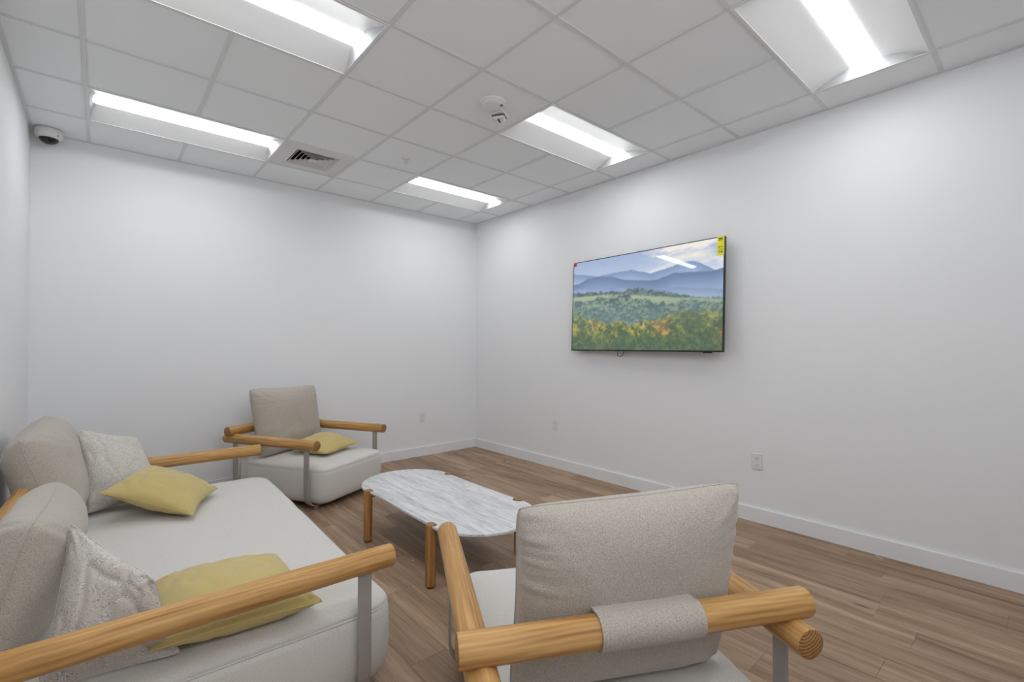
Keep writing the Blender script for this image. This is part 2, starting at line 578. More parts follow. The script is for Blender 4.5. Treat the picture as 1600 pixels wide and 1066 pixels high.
# smoke alarm with strobe
t = thing('smoke_alarm', 'round white smoke alarm with clear strobe on the ceiling', 'smoke alarm', (-1.865, -2.70, H), 58)
obj('base', lathe(bmesh.new(), [(.09, .0045), (.09, -.006), (.086, -.010)], 40), 'white_plastic', t, False)
obj('cover', lathe(bmesh.new(), [(.082, -.008), (.081, -.016), (.074, -.024), (.060, -.028), (.056, -.028), (.05, -.030)], 40), 'white_plastic', t, True)
bm = boxbm(-.050, .050, .070, .195, -.026, .0045, bev=.006)
obj('strobe_housing', bm, 'white_plastic', t)
bm = bmesh.new()
lo = []
for k in range(6):
    a = k / 5 * math.pi / 2
    lo.append([(x * (1 - .22 * (1 - math.cos(a))), .150 + yy * math.cos(a * .92), -.028 - .030 * math.sin(a)) for x, yy in ((-.042, -.03), (.042, -.03), (.046, 0), (.042, .03), (-.042, .03), (-.046, 0))])
rings(bm, lo)
bmesh.ops.recalc_face_normals(bm, faces=bm.faces)
so = obj('strobe_lens', bm, 'lens', t, False)
obj('gasket', boxbm(-.047, .047, .112, .188, -.030, -.0255), 'black', t)
obj('flash_tube', boxbm(-.006, .006, .125, .172, -.060, -.054), 'black', so)
obj('warning_print', boxbm(.040, .074, -.010, .012, -.0285, -.018), 'rust', t)

# sprinkler
t = thing('sprinkler', 'small white pendant sprinkler head in a ceiling tile', 'sprinkler', (-1.845, -1.43, H))
obj('escutcheon', lathe(bmesh.new(), [(.037, .0045), (.036, -.002), (.026, -.008), (.014, -.009)], 28), 'white_plastic', t, True)
obj('stem', lathe(bmesh.new(), [(.010, -.006), (.009, -.030), (.004, -.034)], 16), MAT['tee'], t, True)
obj('deflector', lathe(bmesh.new(), [(.016, -.036), (.017, -.038), (.004, -.040)], 20), MAT['tee'], t)
bm = bmesh.new(); tube(bm, [(-.012, 0, -.008), (-.014, 0, -.022), (0, 0, -.036), (.014, 0, -.022), (.012, 0, -.008)], .002)
obj('yoke', bm, 'tee', t)

# security camera
t = thing('security_camera', 'white dome security camera with black lens under the ceiling corner', 'camera', (-4.213, -.115, H), 160)
obj('housing', lathe(bmesh.new(), [(.080, 0.0), (.082, -.012), (.082, -.045), (.076, -.060), (.060, -.070), (.056, -.070)], 40), 'white_plastic', t, True)
bm = bmesh.new()
prof = [(.058 * math.cos(a), -.066 - .046 * math.sin(a)) for a in [k / 8 * math.pi / 2 * .97 for k in range(9)]]
lathe(bm, prof, 36)
dm = obj('dome', bm, 'black_glass', t, True)
obj('lens', lathe(bmesh.new(), [(.014, -.100), (.014, -.114), (.010, -.1155)], 20), 'black', dm, True, (0, .02, 0.008))
obj('screw', lathe(bmesh.new(), [(.006, 0), (.006, .002), (.004, .003)], 12), 'grey_slot', t, False, (-.03, .0735, -.05), (math.radians(-80), 0, 0))

# ------------------------------------------------------------------ wall outlets
def outlet(label, loc, rz, deep=.006):
    t = thing('wall_outlet', label, 'outlet', loc, None, 'duplex outlets low on the walls')
    t.rotation_euler = (0, 0, rz)   # local -y faces the room
    obj('cover_plate', boxbm(-.038, .038, -deep, 0, -.062, .062, bev=.0025), 'white_plastic', t)
    for s in (-1, 1):
        r = obj('receptacle', boxbm(-.017, .017, -deep - .0025, -deep + .001, s * .026 - .016, s * .026 + .016, bev=.002), 'white_plastic', t)
        obj('slot', boxbm(-.0085, -.0065, -deep - .003, -deep - .0018, s * .026 - .003, s * .026 + .006), 'grey_slot', r)
        obj('slot', boxbm(.0065, .0085, -deep - .003, -deep - .0018, s * .026 - .002, s * .026 + .006), 'grey_slot', r)
        obj('slot', boxbm(-.002, .002, -deep - .003, -deep - .0018, s * .026 - .011, s * .026 - .007), 'grey_slot', r)
    obj('screw', lathe(bmesh.new(), [(.003, 0), (.003, .0012), (.002, .0016)], 10), 'white_metal', t, False, (0, -deep, 0), (math.radians(90), 0, 0))
outlet('white duplex outlet on the back wall right of the far armchair', (-.834, 0, .474), 0)
outlet('white duplex outlet on the right wall, the one nearer the corner', (0, -1.514, .477), -math.pi / 2)
outlet('white duplex outlet on the right wall behind the near armchair', (0, -3.696, .473), -math.pi / 2, .008)

# ------------------------------------------------------------------ television
def lin(c):
    c = np.asarray(c, float) / 255
    return np.where(c <= .04045, c / 12.92, ((c + .055) / 1.055) ** 2.4)

def vnoise(W_, H_, sx, sy, seed, octs=4, pers=.55):
    rg = np.random.RandomState(seed)
    out = np.zeros((H_, W_)); a = 1; tot = 0
    for o in range(octs):
        nx, ny = int(sx) + 2, int(sy) + 2
        g = rg.rand(ny + 1, nx + 1)
        xs = np.linspace(0, sx, W_) % (nx); ys = np.linspace(0, sy, H_) % (ny)
        xs = np.minimum(xs, nx - 1e-6); ys = np.minimum(ys, ny - 1e-6)
        xi = xs.astype(int); yi = ys.astype(int)
        fx = xs - xi; fy = ys - yi
        fx = fx * fx * (3 - 2 * fx); fy = fy * fy * (3 - 2 * fy)
        A = g[np.ix_(yi, xi)]; B = g[np.ix_(yi, xi + 1)]; C_ = g[np.ix_(yi + 1, xi)]; D = g[np.ix_(yi + 1, xi + 1)]
        v = A * (1 - fx) * (1 - fy[:, None]) + B * fx * (1 - fy[:, None]) + C_ * (1 - fx) * fy[:, None] + D * fx * fy[:, None]
        out += a * v; tot += a; a *= pers; sx *= 2; sy *= 2
    return out / tot

def landscape(W_, H_):
    U, V = np.meshgrid(np.linspace(0, 1, W_), np.linspace(0, 1, H_))
    u = np.linspace(0, 1, W_)
    ip = lambda xs, ys: np.interp(u, xs, ys)[None, :]
    sm = lambda x: 1 / (1 + np.exp(-x))
    mixc = lambda A, B, k: A * (1 - k[..., None]) + np.asarray(B, float) * k[..., None]
    # sky
    img = np.zeros((H_, W_, 3)) + np.array((158, 176, 208.))
    img = mixc(img, (206, 214, 226), np.clip(V * 2.6, 0, 1) * .75)
    cl = vnoise(W_, H_, 5, 9, 3, 5)
    img = mixc(img, (236, 230, 224), np.clip((cl - .45) * 5, 0, 1) * np.clip((U - .38) * 3.2, 0, 1) * np.clip(1 - (V - .2) * 6, 0, 1))
    cl2 = vnoise(W_, H_, 4, 7, 9, 4)
    img = mixc(img, (150, 160, 182), np.clip((cl2 - .5) * 6, 0, 1) * np.clip(1 - V * 5, 0, 1) * .8)
    img = mixc(img, (246, 236, 222), np.exp(-(((U - .80) / .13) ** 2 + ((V - .12) / .045) ** 2)) * .8)
    img = mixc(img, (226, 232, 242), np.exp(-(((U - .72) / .2) ** 2 + ((V - .24) / .06) ** 2)) * .7)
    # ridges: (line, colour at ridge, haze colour lower, depth of haze)
    def ridge(xs, ys, top, low, depth, seed, amp=.008, soft=400):
        nonlocal img
        nz = vnoise(W_, 2, 26, 1, seed, 5)[0][None, :]
        line = ip(xs, ys) + (nz - .5) * amp * 2
        k = sm((V - line) * soft)
        d = np.clip((V - line) / depth, 0, 1)
        c = np.array(top, float) * (1 - d[..., None]) + np.array(low, float) * d[..., None]
        img = img * (1 - k[..., None]) + c * k[..., None]
    ridge([0, .05, .2, .32, .45, .58, .72, .77, .82, .88, .93, 1], [.12, .14, .19, .175, .17, .235, .20, .17, .165, .20, .25, .33], (124, 146, 180), (165, 182, 210), .12, 1)
    ridge([0, .04, .12, .2, .3, .42, .55, .63, .72, .85, .93, 1], [.25, .25, .20, .195, .21, .27, .30, .305, .265, .275, .29, .275], (104, 124, 158), (156, 176, 208), .20, 2)
    ridge([0, .1, .25, .4, .6, .75, 1], [.30, .29, .33, .34, .42, .40, .46], (128, 148, 184), (170, 188, 214), .1, 4)
    # treeline + fields
    def trees(xs, ys, base, light, seed, sx, sy, amp, soft=300, lo=None, loK=0):
        nonlocal img
        nz = vnoise(W_, 2, sx * 1.2, 1, seed, 4)[0][None, :]
        line = ip(xs, ys) - (nz - .42) * amp * 2.2
        k = sm((V - line) * soft)
        tx = vnoise(W_, H_, sx * 1.5, sy * 1.5, seed + 50, 4, .7)
        c = mixc(np.zeros((H_, W_, 3)) + np.array(base, float), light, np.clip((tx - .40) * 4.2, 0, 1))
        img = img * (1 - k[..., None]) + c * k[..., None]
    trees([0, .1, .3, .38, .42, .5, .6, .75, .9, 1], [.345, .35, .375, .40, .375, .38, .40, .47, .53, .54], (78, 98, 106), (118, 134, 134), 21, 40, 30, .022)
    def band(xs, y0, y1, col, soft=250):
        nonlocal img
        k = sm((V - ip(xs, y0)) * soft) * sm((ip(xs, y1) - V) * soft)
        img = mixc(img, col, k)
    xs = [0, .25, .5, .75, 1]
    band(xs, [.395, .40, .44, .50, .55], [.5, .54, .56, .60, .62], (164, 178, 142))
    band(xs, [.44, .452, .52, .53, .6], [.48, .488, .52, .53, .6], (152, 150, 158))
    band(xs, [.5, .5, .52, .56, .6], [.54, .55, .56, .60, .62], (150, 168, 146))
    trees([0, .16, .2, .3, .42, .5, .6, .7, .8, 1], [.46, .46, .42, .44, .43, .48, .52, .56, .53, .58], (74, 96, 100), (140, 156, 138), 23, 30, 26, .03)
    band(xs, [.52, .5, .9, .575, .9], [.545, .52, .9, .6, .9], (148, 166, 144))
    trees([0, .1, .2, .3, .5, .7, 1], [.545, .54, .56, .57, .58, .58, .60], (72, 94, 98), (138, 152, 134), 27, 26, 24, .035)
    trees([0, .2, .4, .6, .8, 1], [.60, .62, .62, .64, .66, .70], (86, 108, 108), (128, 146, 138), 29, 24, 22, .03)
    # autumn foreground
    au = vnoise(W_, H_, 9, 6, 77, 3)
    nz = vnoise(W_, 2, 16, 1, 31, 5)[0][None, :]
    line = ip([0, .03, .1, .3, .45, .6, .7, .85, .92, 1], [.58, .60, .68, .70, .72, .70, .67, .62, .62, .64]) - (nz - .45) * .10
    k = sm((V - line) * 200)
    tx = vnoise(W_, H_, 34, 22, 33, 5, .75)
    tb = vnoise(W_, H_, 12, 9, 35, 3)
    c = np.zeros((H_, W_, 3)) + np.array((84, 98, 74.))
    c = mixc(c, (150, 152, 84), np.clip((tx - .40) * 3.6, 0, 1) * np.clip((tb - .3) * 4, 0, 1))
    c = mixc(c, (190, 156, 92), np.clip((tx - .52) * 6, 0, 1) * np.clip((au - .48) * 6, 0, 1))
    c = mixc(c, (160, 116, 82), np.clip((au - .62) * 7, 0, 1) * .5)
    edge = np.exp(-np.clip(V - line, 0, 1) / .035)
    c = mixc(c, (196, 178, 84), edge * np.clip((tx - .38) * 4, 0, 1) * .8)
    line2 = ip([0, .2, .3, .4, .45, .5, .6, .75, .85, 1], [.84, .86, .90, .80, .78, .82, .83, .86, .80, .86])
    dk = sm((V - line2 - (nz - .5) * .12) * 40)
    c = mixc(c, (74, 98, 80), dk * .7)
    fine = vnoise(W_, H_, 70, 46, 91, 3, .8)
    c = c * (.80 + .42 * fine[..., None])
    c = mixc(c, (206, 190, 60), np.exp(-((V - line2 + (nz - .5) * .05) / .022) ** 2) * np.clip((tx - .42) * 5, 0, 1) * np.exp(-((U - .5) / .16) ** 2))
    img = img * (1 - k[..., None]) + c * k[..., None]
    img = mixc(img, (120, 146, 140), np.clip(1 - np.abs(V - .60) / .20, 0, 1) * .38)
    return np.clip(img, 0, 255)

def television():
    cy, cz = -2.664, 1.797
    hw, hh = .831, .472
    t = thing('television', 'wall mounted flat television showing a misty mountain landscape', 'television', (0, cy, cz))
    XF = -.088
    t.rotation_euler = (0, math.radians(2.5), math.radians(-1.7))   # hangs very slightly turned and tipped back
    # local: -x is the front; +y is the photo's left
    obj('casing', boxbm(XF, XF + .028, -hw, hw, -hh, hh, bev=.003), 'black', t)
    obj('rear_housing', boxbm(XF + .028, XF + .056, -hw * .9, hw * .9, -hh * .9, hh * .55, bev=.008), 'black', t)
    obj('wall_bracket', boxbm(XF + .056, -.004, -.3, .3, -.2, .2), 'black', t)
    W_, H_ = 400, 228
    img = lin(landscape(W_, H_))
    b = .007; bb = .013
    y0, y1, z0, z1 = hw - b, -hw + b, hh - b, -hh + bb
    ys = np.linspace(y0, y1, W_ + 1); zs = np.linspace(z0, z1, H_ + 1)
    Y, Z = np.meshgrid(ys, zs)
    co = np.stack([np.full_like(Y, XF - .0006), Y, Z], -1).reshape(-1, 3)
    idx = np.arange((W_ + 1) * (H_ + 1)).reshape(H_ + 1, W_ + 1)
    f = np.stack([idx[:-1, :-1], idx[1:, :-1], idx[1:, 1:], idx[:-1, 1:]], -1).reshape(-1, 4)
    me = bpy.data.meshes.new('screen')
    me.vertices.add(len(co)); me.vertices.foreach_set('co', co.astype(np.float32).ravel())
    me.loops.add(f.size); me.loops.foreach_set('vertex_index', f.astype(np.int32).ravel())
    me.polygons.add(len(f)); me.polygons.foreach_set('loop_start', np.arange(0, f.size, 4, dtype=np.int32))
    me.update(calc_edges=True)
    at = me.attributes.new('picture', 'FLOAT_COLOR', 'FACE')
    rgba = np.concatenate([img.reshape(-1, 3), np.ones((W_ * H_, 1))], 1)
    at.data.foreach_set('color', rgba.astype(np.float32).ravel())
    m = mat('screen_picture', (.01, .01, .01), .03, spec=.5)
    an = nd(m, 'ShaderNodeAttribute', attribute_name='picture')
    ln(m, an, 'Color', m.node_tree.nodes['Principled BSDF'], 'Emission Color')
    m.node_tree.nodes['Principled BSDF'].inputs['Emission Strength'].default_value = .74
    me.materials.append(m)
    o = bpy.data.objects.new('screen', me); COL.objects.link(o); o.parent = t
    # bezel strips: thin metal edge
    bm = bmesh.new()
    box(bm, XF - .0015, XF, -hw, hw, hh - .006, hh); box(bm, XF - .0015, XF, -hw, hw, -hh, -hh + .012)
    box(bm, XF - .0015, XF, hw - .006, hw, -hh + .012, hh - .006); box(bm, XF - .0015, XF, -hw, -hw + .006, -hh + .012, hh - .006)
    obj('bezel', bm, 'black', t)
    obj('sensor', boxbm(XF + .002, XF + .02, -hw + .10, -hw + .17, -hh - .010, -hh, bev=.002), 'black', t)
    # energy label top right, folded over the corner
    s = obj('energy_label', boxbm(XF - .0032, XF - .0016, -hw + .002, -hw + .062, hh - .155, hh + .001), 'yellow', t)
    s['label'] = 'yellow energy label'
    bm = bmesh.new()
    for (a, b_, c, d) in ((.015, .05, .012, .022), (.012, .05, .028, .033), (.015, .034, .082, .088), (.042, .05, .08, .092), (.012, .05, .102, .104), (.012, .05, .112, .114), (.015, .03, .122, .132), (.038, .05, .124, .13)):
        box(bm, XF - .0038, XF - .0031, -hw + a, -hw + b_, hh - d, hh - c)
    obj('label_print', bm, 'ink', s)['kind'] = 'stuff'
    s = obj('sticker', boxbm(XF - .0030, XF - .0016, hw - .045, hw - .004, hh - .040, hh - .004), 'red', t)
    s['label'] = 'small red corner sticker'
    # cable loop
    bm = bmesh.new()
    pts = []
    for k in range(19):
        a = k / 18
        pts.append((XF + .03 - .02 * math.sin(a * math.pi), .235 - .075 * a + .012 * math.sin(a * 2 * math.pi), -hh + .01 - .062 * math.sin(a * math.pi) ** .8))
    tube(bm, pts, .0032, 8)
    obj('cable', bm, 'black', t, True)
television()

# ------------------------------------------------------------------ coffee table
def coffee_table():
    t = thing('coffee_table', 'low coffee table with pale veined stone top and four round wooden legs', 'coffee table', (-2.125, -2.462, 0))
    hx, hy = .345, .79
    topz, th = .356, .016
    R = .345; st = hy - R
    lr = .030; lx, ly = .338, .42
    pts = []
    # outline counter-clockwise with scalloped notches round the legs
    def arc(cx, cy, r, a0, a1, n):
        return [(cx + r * math.cos(math.radians(a0 + (a1 - a0) * i / n)), cy + r * math.sin(math.radians(a0 + (a1 - a0) * i / n))) for i in range(n + 1)]
    nr = lr + .005
    def notch(cx, cy, right):
        # passes inward round the leg
        k = math.degrees(math.asin(min(1, (hx - abs(cx)) / nr)))
        if right: return arc(cx, cy, nr, -90 + 90 + -(90 - 0) + k, -0, 0) and arc(cx, cy, nr, 360 - (90 - k) , 90 + 0 - k + 0, 16)
        return arc(cx, cy, nr, 180 - (90 - k), -90 + (90 - (90 - k)) + 0 - (0), 16)
    k = math.degrees(math.asin((hx - lx) / nr))
    right = lambda cy: arc(lx, cy, nr, -(90 - 0) + 0 + 0, -270, 16)
    left = lambda cy: arc(-lx, cy, nr, 90, -90, 16)
    pts += [(hx, -st)]
    pts += right(-ly) + right(ly)
    pts += [(hx, st)]
    pts += arc(0, st, R, 0, 180, 40)
    pts += left(ly) + left(-ly)
    pts += [(-hx, -st)]
    pts += arc(0, -st, R, 180, 360, 40)[1:-1]
    # tidy the duplicates
    q = []
    for p in pts:
        if not q or math.hypot(p[0] - q[-1][0], p[1] - q[-1][1]) > 1e-4: q.append(p)
    c = .0025
    def inset(P, d):
        n = len(P); o = []
        for i in range(n):
            a = Vector(P[i - 1]); b = Vector(P[(i + 1) % n]); tt = (b - a).normalized()
            o.append((P[i][0] - tt.y * d, P[i][1] + tt.x * d))
        return o
    qi = inset(q, c)
    loops = [[(x, y, topz - th) for x, y in qi], [(x, y, topz - th + c) for x, y in q], [(x, y, topz - c) for x, y in q], [(x, y, topz) for x, y in qi]]
    bm = rings(bmesh.new(), loops)
    bmesh.ops.triangulate(bm, faces=[f for f in bm.faces if len(f.verts) > 4])
    obj('tabletop', bm, 'stone', t)
    # underframe: two crossbars
    for s in (-1, 1):
        o = dowel('crossbar', 2 * lx - .02, .017, 'wood_dark', t, (0, s * ly, topz - th - .020))
    for s in (-1, 1):
        obj('rail', boxbm(s * .16 - .018, s * .16 + .018, -ly, ly, topz - th - .018, topz - th, bev=.002), 'frame', t)
    for sx in (-1, 1):
        for sy in (-1, 1):
            L = topz + .005
            o = dowel('leg', L - .008, lr, 'wood_dark', t, (sx * lx, sy * ly, (L + .008) / 2), (0, math.pi / 2, 0), .005)
            e = .5 * (L - .008)
            obj('glide', lathe(bmesh.new(), [(.024, e - .001), (.024, e + .006), (.022, e + .008)], 20, 'X'), 'black', o)
coffee_table()

# ------------------------------------------------------------------ upholstery builders
def seat_block(name, w, d, z0, zs, zt, parent, cy=0, dome=.012, rad=.10):
    """upholstered block: rounded bottom, upright side, seam, softly domed top"""
    prof = [(.10, z0), (.055, z0 + .004), (.024, z0 + .018), (.008, z0 + .042), (.001, z0 + .08),
            (-.002, (z0 + zs) / 2), (-.001, zs - .03), (.003, zs - .006), (.009, zs), (.006, zs + .006), (.012, zs + .018), (.026, zs + .028), (.05, zt - .006), (.085, zt - .001), (.13, zt + .002)]
    loops = []
    for ins, z in prof:
        loops.append(rrect(w - 2 * ins, d - 2 * ins, max(rad - ins * .5, .05), z, 8, 0, cy, 30))
    bm = bmesh.new()
    L = [[bm.verts.new(p) for p in l] for l in loops]
    n = len(L[0])
    for a, b in zip(L, L[1:]):
        for i in range(n):
            j = (i + 1) % n
            bm.faces.new((a[i], a[j], b[j], b[i]))
    bm.faces.new(list(reversed(L[0])))
    # top: concentric shrink
    prev = L[-1]; base = [v.co.copy() for v in prev]
    steps = 10
    for k in range(1, steps):
        s = 1 - k / steps
        zz = zt + .002 + dome * (1 - s * s)
        cur = [bm.verts.new((p.x * s, (p.y - cy) * s + cy, zz)) for p in base]
        for i in range(n):
            j = (i + 1) % n
            bm.faces.new((prev[i], prev[j], cur[j], cur[i]))
        prev = cur
    c = bm.verts.new((0, cy, zt + .002 + dome))
    for i in range(n):
        bm.faces.new((prev[i], prev[(i + 1) % n], c))
    for v in bm.verts:
        k = .0035 * fbm(v.co, 3.5, 2) + .0012 * fbm(v.co, 14, 2)
        if v.co.z > z0 + .03: v.co.z += k
        if v.co.z < zs + .02:
            v.co.x += k * .8; v.co.y += k * .8
    o = obj(name, bm, 'seat', parent, True)
    bm = bmesh.new()
    tube(bm, [Vector((p.x + .0035 * fbm(p, 3.5, 2) * .8, p.y + .0035 * fbm(p, 3.5, 2) * .8, p.z + .0035 * fbm(p, 3.5, 2))) for p in rrect(w - 2 * .005, d - 2 * .005, rad, zs, 8, 0, cy, 30)], .0036, 6, True)
    obj('seam', bm, 'seat', o, True)
    return o

def strap_path(hw, ztop, zb, R):
    pts = [(-hw, ztop)]
    pts.append((-hw, zb + R))
    for k in range(1, 9):
        a = math.pi + k / 8 * math.pi / 2
        pts.append((-hw + R + R * math.cos(a), zb + R + R * math.sin(a)))
    pts += [(-p[0], p[1]) for p in reversed(pts)]
    return pts

def u_frame(name, hw, y, ztop, parent, width=.05, th=.010, zb=.030, R=.105):
    """flat steel strap: down from the arm, curved under the seat and up the other side"""
    pts = strap_path(hw, ztop, zb, R)
    bm = bmesh.new(); loops = []
    N = len(pts)
    for i, (x, z) in enumerate(pts):
        a = Vector(pts[max(i - 1, 0)]); b = Vector(pts[min(i + 1, N - 1)]); tt = (b - a).normalized()
        nx, nz = -tt.y * th / 2, tt.x * th / 2
        loops.append([(x + nx, y - width / 2, z + nz), (x + nx, y + width / 2, z + nz), (x - nx, y + width / 2, z - nz), (x - nx, y - width / 2, z - nz)])
    rings(bm, loops)
    bmesh.ops.recalc_face_normals(bm, faces=bm.faces)
    o = obj(name, bm, 'frame', parent)
    for s in (-1, 1):
        obj('foot', lathe(bmesh.new(), [(.016, 0), (.018, .003), (.018, zb - th / 2 + .001)], 20), 'frame', o, False, (s * (hw - R - .0), y, 0))
    return o

def pillow(name, P, thick, m, parent=None, n=44, box=2.2, q=.62, concave=.05, seed=0, wr=.006, gather=.0, sag=.0, seam=True, seam_off=0.0, world=False, skew=0.0):
    """cushion stretched over four corner points P = [bl, br, tr, tl]; puffed both ways along its normal"""
    P = [Vector(p) for p in P]
    nn = (P[1] - P[0]).cross(P[3] - P[0]).normalized()
    W_ = ((P[1] - P[0]).length + (P[2] - P[3]).length) / 2
    Hh = ((P[3] - P[0]).length + (P[2] - P[1]).length) / 2
    so = Vector((seed * 3.7, seed * 1.3, seed * 2.1))
    def basep(a, b):      # a,b in -1..1
        ca = concave * (1 - b * b) * abs(a) ** 3
        cb = concave * (1 - a * a) * abs(b) ** 3
        a2 = a * (1 - ca); b2 = b * (1 - cb)
        # round the very corners a little
        r = (abs(a) ** 8) * (abs(b) ** 8)
        a2 *= 1 - .035 * r; b2 *= 1 - .035 * r
        u, v = (a2 + 1) / 2, (b2 + 1) / 2
        p = P[0] * (1 - u) * (1 - v) + P[1] * u * (1 - v) + P[2] * u * v + P[3] * (1 - u) * v
        p = p + nn * (.012 * noise.noise(Vector((a * .9, b * .9, seed * 5.1))))
        if sag: p.z -= sag * (1 - a * a) * max(0, b) ** 2
        return p
    def off(a, b, s):
        pa = max(0, 1 - abs(a) ** box); pb = max(0, 1 - abs(b) ** box)
        h = (pa * pb) ** q * thick / 2 * (1 + skew * b)
        h *= 1 + .10 * noise.noise(Vector((a * 1.3 + 9 * s, b * 1.3, seed)))
        # creases running from the corners and gathers along the side seams
        ed = 1 - max(abs(a), abs(b))
        if wr:
            ang = math.atan2(b, a)
            cr = math.exp(-((abs(a) - abs(b)) / .25) ** 2)
            dist = min(1, (2 - abs(a) - abs(b)))
            h += wr * math.sin(ang * 34 + 5 * noise.noise(Vector((a * 2, b * 2, seed + s)))) * cr * math.exp(-dist * 2.2) * min(1, ed * 14)
            h += wr * .55 * noise.noise(Vector((a * 3.2, b * 3.2, seed * 2 + s))) * min(1, ed * 5)
            rd = 1 - abs(noise.noise(Vector((a * 2.1 + seed, b * 2.1, 4 * s))))
            h -= wr * (.9 if not gather else .2) * max(0, rd - .82) / .18 * min(1, ed * 4)
        if gather:
            ga = math.exp(-(1 - abs(a)) * 6.5)
            wv = math.sin(b * Hh * 95 + 4 * noise.noise(Vector((b * 3, seed, a * 1.5)))) + .6 * math.sin(b * Hh * 47 + seed)
            h += gather * ga * wv * min(1, (1 - abs(a)) * 10) * (.5 + .8 * abs(noise.noise(Vector((b * 2.4, seed, 0)))) * 2)
        return h
    bm = bmesh.new()
    def par(i):
        x = -1 + 2 * i / n
        return math.copysign(abs(x) ** .82, x) if x else 0.0
    G = {}
    for s in (1, -1):
        for i in range(n + 1):
            for j in range(n + 1):
                if s == -1 and (i in (0, n) or j in (0, n)):
                    G[s, i, j] = G[1, i, j]; continue
                a, b = par(i), par(j)
                p = basep(a, b) + nn * s * max(off(a, b, s), 0.0)
                G[s, i, j] = bm.verts.new(p)
    for s in (1, -1):
        for i in range(n):
            for j in range(n):
                f = [G[s, i, j], G[s, i + 1, j], G[s, i + 1, j + 1], G[s, i, j + 1]]
                if s < 0: f.reverse()
                bm.faces.new(f)
    ed = [(i, 0) for i in range(n)] + [(n, j) for j in range(n)] + [(i, n) for i in range(n, 0, -1)] + [(0, j) for j in range(n, 0, -1)]
    ring = [G[1, i, j].co.copy() for i, j in ed]
    # origin at the centre
    c = sum(P, Vector()) / 4
    for v in bm.verts: v.co -= c
    o = obj(name, bm, m, parent, True, c)
    if seam:
        b2 = bmesh.new(); tube(b2, [p - c for p in ring], .0022, 5, True)
        obj('seam', b2, m, o, True)
    return o

def box_cushion(name, P, thick, m, parent=None, **k):
    return pillow(name, P, thick, m, parent, box=k.pop('box', 4.2), q=.52, concave=k.pop('concave', .03), **k)

ZA, AR = .555, .0425     # arm axis height and bar radius
def lounge_frame(t, hw, L, cy, rail_len, legs_y, seat_w, mids=()):
    yf = cy + L / 2; yr = cy - L / 2
    for s in (-1, 1):
        o = dowel('arm', L, AR, 'wood', t, (s * hw, cy, ZA), (0, 0, math.pi / 2)); shade_ends(o)
    o = dowel('back_rail', rail_len, AR, 'wood', t, (0, yr + .085, ZA + .068)); shade_ends(o)
    for y in legs_y:
        u_frame('leg_frame', hw, y, ZA - AR + .01, t)

def sleeve(parent, xc, wd, ry, rz, m='back'):
    """upholstery strap wrapped round the back rail, its two ends running forward to the cushion"""
    bm = bmesh.new()
    r0 = AR + .004; th = .007
    prof = [(ry + .085, rz + .030), (ry + .05, rz + .042)]
    for k in range(0, 19):
        a = math.radians(80 + k * 190 / 18)
        prof.append((ry + r0 * math.cos(a), rz + r0 * math.sin(a)))
    prof += [(ry + .03, rz - .052), (ry + .062, rz - .062)]
    loops = []
    M_ = 14
    for i in range(M_ + 1):
        x = xc - wd / 2 + wd * i / M_
        out = []; inn = []
        for j, (y, z) in enumerate(prof):
            a = Vector(prof[max(j - 1, 0)]); b = Vector(prof[min(j + 1, len(prof) - 1)]); tt = (b - a).normalized()
            ny, nz = tt.y, -tt.x
            wob = .0012 * math.sin(j * 1.1 + i * .9)
            e = .001 if i in (0, M_) else 0
            out.append((x, y + ny * (th / 2 - e) , z + nz * (th / 2 - e)))
            inn.append((x, y - ny * (th / 2 - e), z - nz * (th / 2 - e)))
        loops.append(out + list(reversed(inn)))
    rings(bm, loops)
    bmesh.ops.recalc_face_normals(bm, faces=bm.faces)
    o = obj('rail_strap', bm, m, parent, True); shade_ends(o, .9)
    return o

def armchair(label, loc, heading, cushion, seed):
    t = thing('lounge_armchair', label, 'armchair', loc, heading, 'matching armchairs facing each other')
    hw, L = .453, 1.033
    lounge_frame(t, hw, L, 0, 1.03, (.405, -.405), .83)
    seat_block('seat', .832, 1.02, .042, .325, .368, t, cy=.045)
    c = box_cushion('back_cushion', cushion, .235, 'back', t, seed=seed, wr=.007, gather=.006, concave=.035, n=60, box=2.9, skew=.12)
    sleeve(t, .005, .30, -L / 2 + .085, ZA + .068)
    return t

near = armchair('near armchair seen from behind, wooden frame and off-white seat', (-2.568, -4.122, 0), 28.087,
                [(-.345, -.245, .365), (.345, -.255, .372), (.395, -.315, .955), (-.335, -.30, .925)], 1)
far = armchair('far armchair by the back wall, facing the viewer with mustard pillow', (-2.396, -.586, 0), 151.743,
               [(-.37, -.20, .375), (.37, -.20, .375), (.405, -.31, .995), (-.385, -.31, .975)], 2)

# ------------------------------------------------------------------ sofa
def sofa():
    SH = 92.0
    t = thing('daybed_sofa', 'deep off-white sofa with round wooden arms along the left wall', 'sofa', (-3.632, -2.275, 0), SH)
    hw, L = 1.211, 1.31
    lounge_frame(t, hw, L, 0, 2.56, (L / 2 - .11, -L / 2 + .11), 2.34)
    seat_block('seat', 2.35, 1.30, .045, .330, .372, t, cy=.045, rad=.11)
    return t
sofa_t = sofa()
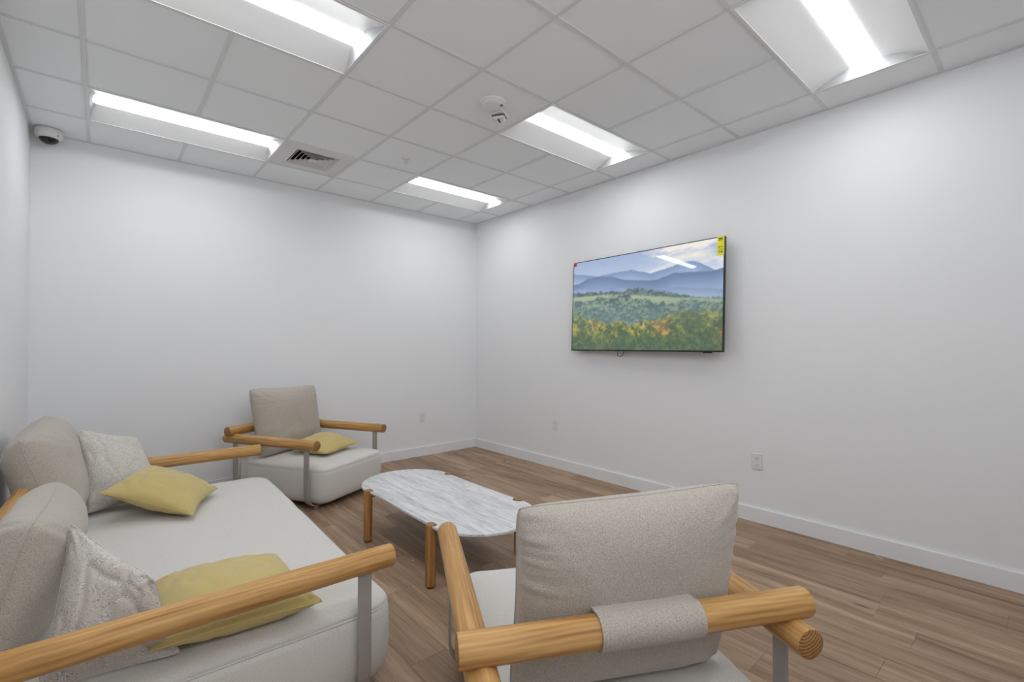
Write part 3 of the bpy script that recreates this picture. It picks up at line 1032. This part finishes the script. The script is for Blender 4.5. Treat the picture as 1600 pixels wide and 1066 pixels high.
# large loose back cushions: they lean on the rail and rest on the seat
def loose(name, label, cat, P, thick, m, group=None, boxy=False, **k):
    fn = box_cushion if boxy else pillow
    o = fn(name, P, thick, m, None, **k)
    return tag(o, label, cat, group)
ZS = .378
loose('back_cushion', 'large upright off-white back cushion at the far end of the sofa', 'cushion',
      [(-4.04, -1.88, ZS + .02), (-4.04, -.98, ZS + .02), (-4.16, -.98, .94), (-4.20, -1.86, .915)], .29, 'back', 'sofa back cushions', True, seed=3, wr=.008, gather=.002, n=56)
loose('back_cushion', 'large slumped off-white back cushion at the near end of the sofa', 'cushion',
      [(-4.19, -3.30, ZS + .02), (-4.05, -2.28, ZS + .02), (-4.03, -2.36, .79), (-4.035, -3.26, .86)], .24, 'back', 'sofa back cushions', True, seed=4, wr=.009, gather=.002, n=56)
loose('throw_pillow', 'flecked beige woven pillow propped at the far arm of the sofa', 'pillow',
      [(-3.95, -1.56, ZS + .03), (-3.57, -1.42, ZS + .02), (-3.70, -1.10, .755), (-4.01, -1.26, .875)], .20, 'pattern', 'flecked pillows on the sofa', seed=5, wr=.010, concave=.07)
loose('throw_pillow', 'flecked beige woven pillow slumped behind the near arm of the sofa', 'pillow',
      [(-4.03, -3.34, ZS + .010), (-3.69, -3.37, ZS + .005), (-3.765, -3.41, .66), (-3.965, -3.12, .805)], .15, 'pattern', 'flecked pillows on the sofa', seed=6, wr=.012, concave=.07)
loose('throw_pillow', 'mustard yellow pillow tipped against the far flecked pillow on the sofa', 'pillow',
      [(-3.91, -1.76, .56), (-3.49, -2.02, ZS + .035), (-3.29, -1.55, ZS + .045), (-3.65, -1.27, .60)], .18, 'mustard', 'mustard pillows', seed=7, wr=.008, concave=.125)
loose('throw_pillow', 'mustard yellow pillow lying flat under the near arm of the sofa', 'pillow',
      [(-3.785, -3.42, ZS + .07), (-3.26, -3.455, ZS + .055), (-3.30, -2.97, ZS + .08), (-3.76, -2.93, ZS + .08)], .18, 'mustard', 'mustard pillows', seed=8, wr=.008, concave=.07)
def chair_world(ch, p):
    h = math.radians(ch[2]); x, y, z = p
    return (ch[0] + x * math.cos(h) + y * math.sin(h), ch[1] - x * math.sin(h) + y * math.cos(h), z)
FC = (-2.396, -.586, 151.743)
loose('throw_pillow', 'mustard yellow pillow lying on the seat of the far armchair', 'pillow',
      [chair_world(FC, p) for p in ((.17, .34, ZS + .045), (-.32, .32, ZS + .05), (-.30, -.10, ZS + .13), (.19, -.10, ZS + .08))], .14, 'mustard', 'mustard pillows', seed=9, wr=.007, concave=.08)

# ------------------------------------------------------------------ bits of debris on the floor
def crumb(label, loc, r):
    bm = bmesh.new(); bmesh.ops.create_icosphere(bm, subdivisions=1, radius=r)
    for v in bm.verts: v.co = Vector((v.co.x * 1.5, v.co.y * .9, max(v.co.z, -.3 * r) * .6 + .3 * r * .6))
    tag(obj('paper_scrap', bm, 'white_plastic', None, False, loc), label, 'debris')
crumb('tiny white scrap on the floor near the back corner', (-.24, -.956, 0), .008)
crumb('tiny white scrap on the floor between sofa and coffee table', (-2.373, -2.518, 0), .006)
bm = bmesh.new(); tube(bm, [(0, 0, .002), (.012, .02, .003), (.03, .03, .002), (.05, .05, .002)], .0015, 5)
tag(obj('thread', bm, 'white_plastic', None, False, (-.08, -4.50, 0)), 'short white thread on the floor along the right wall', 'debris')
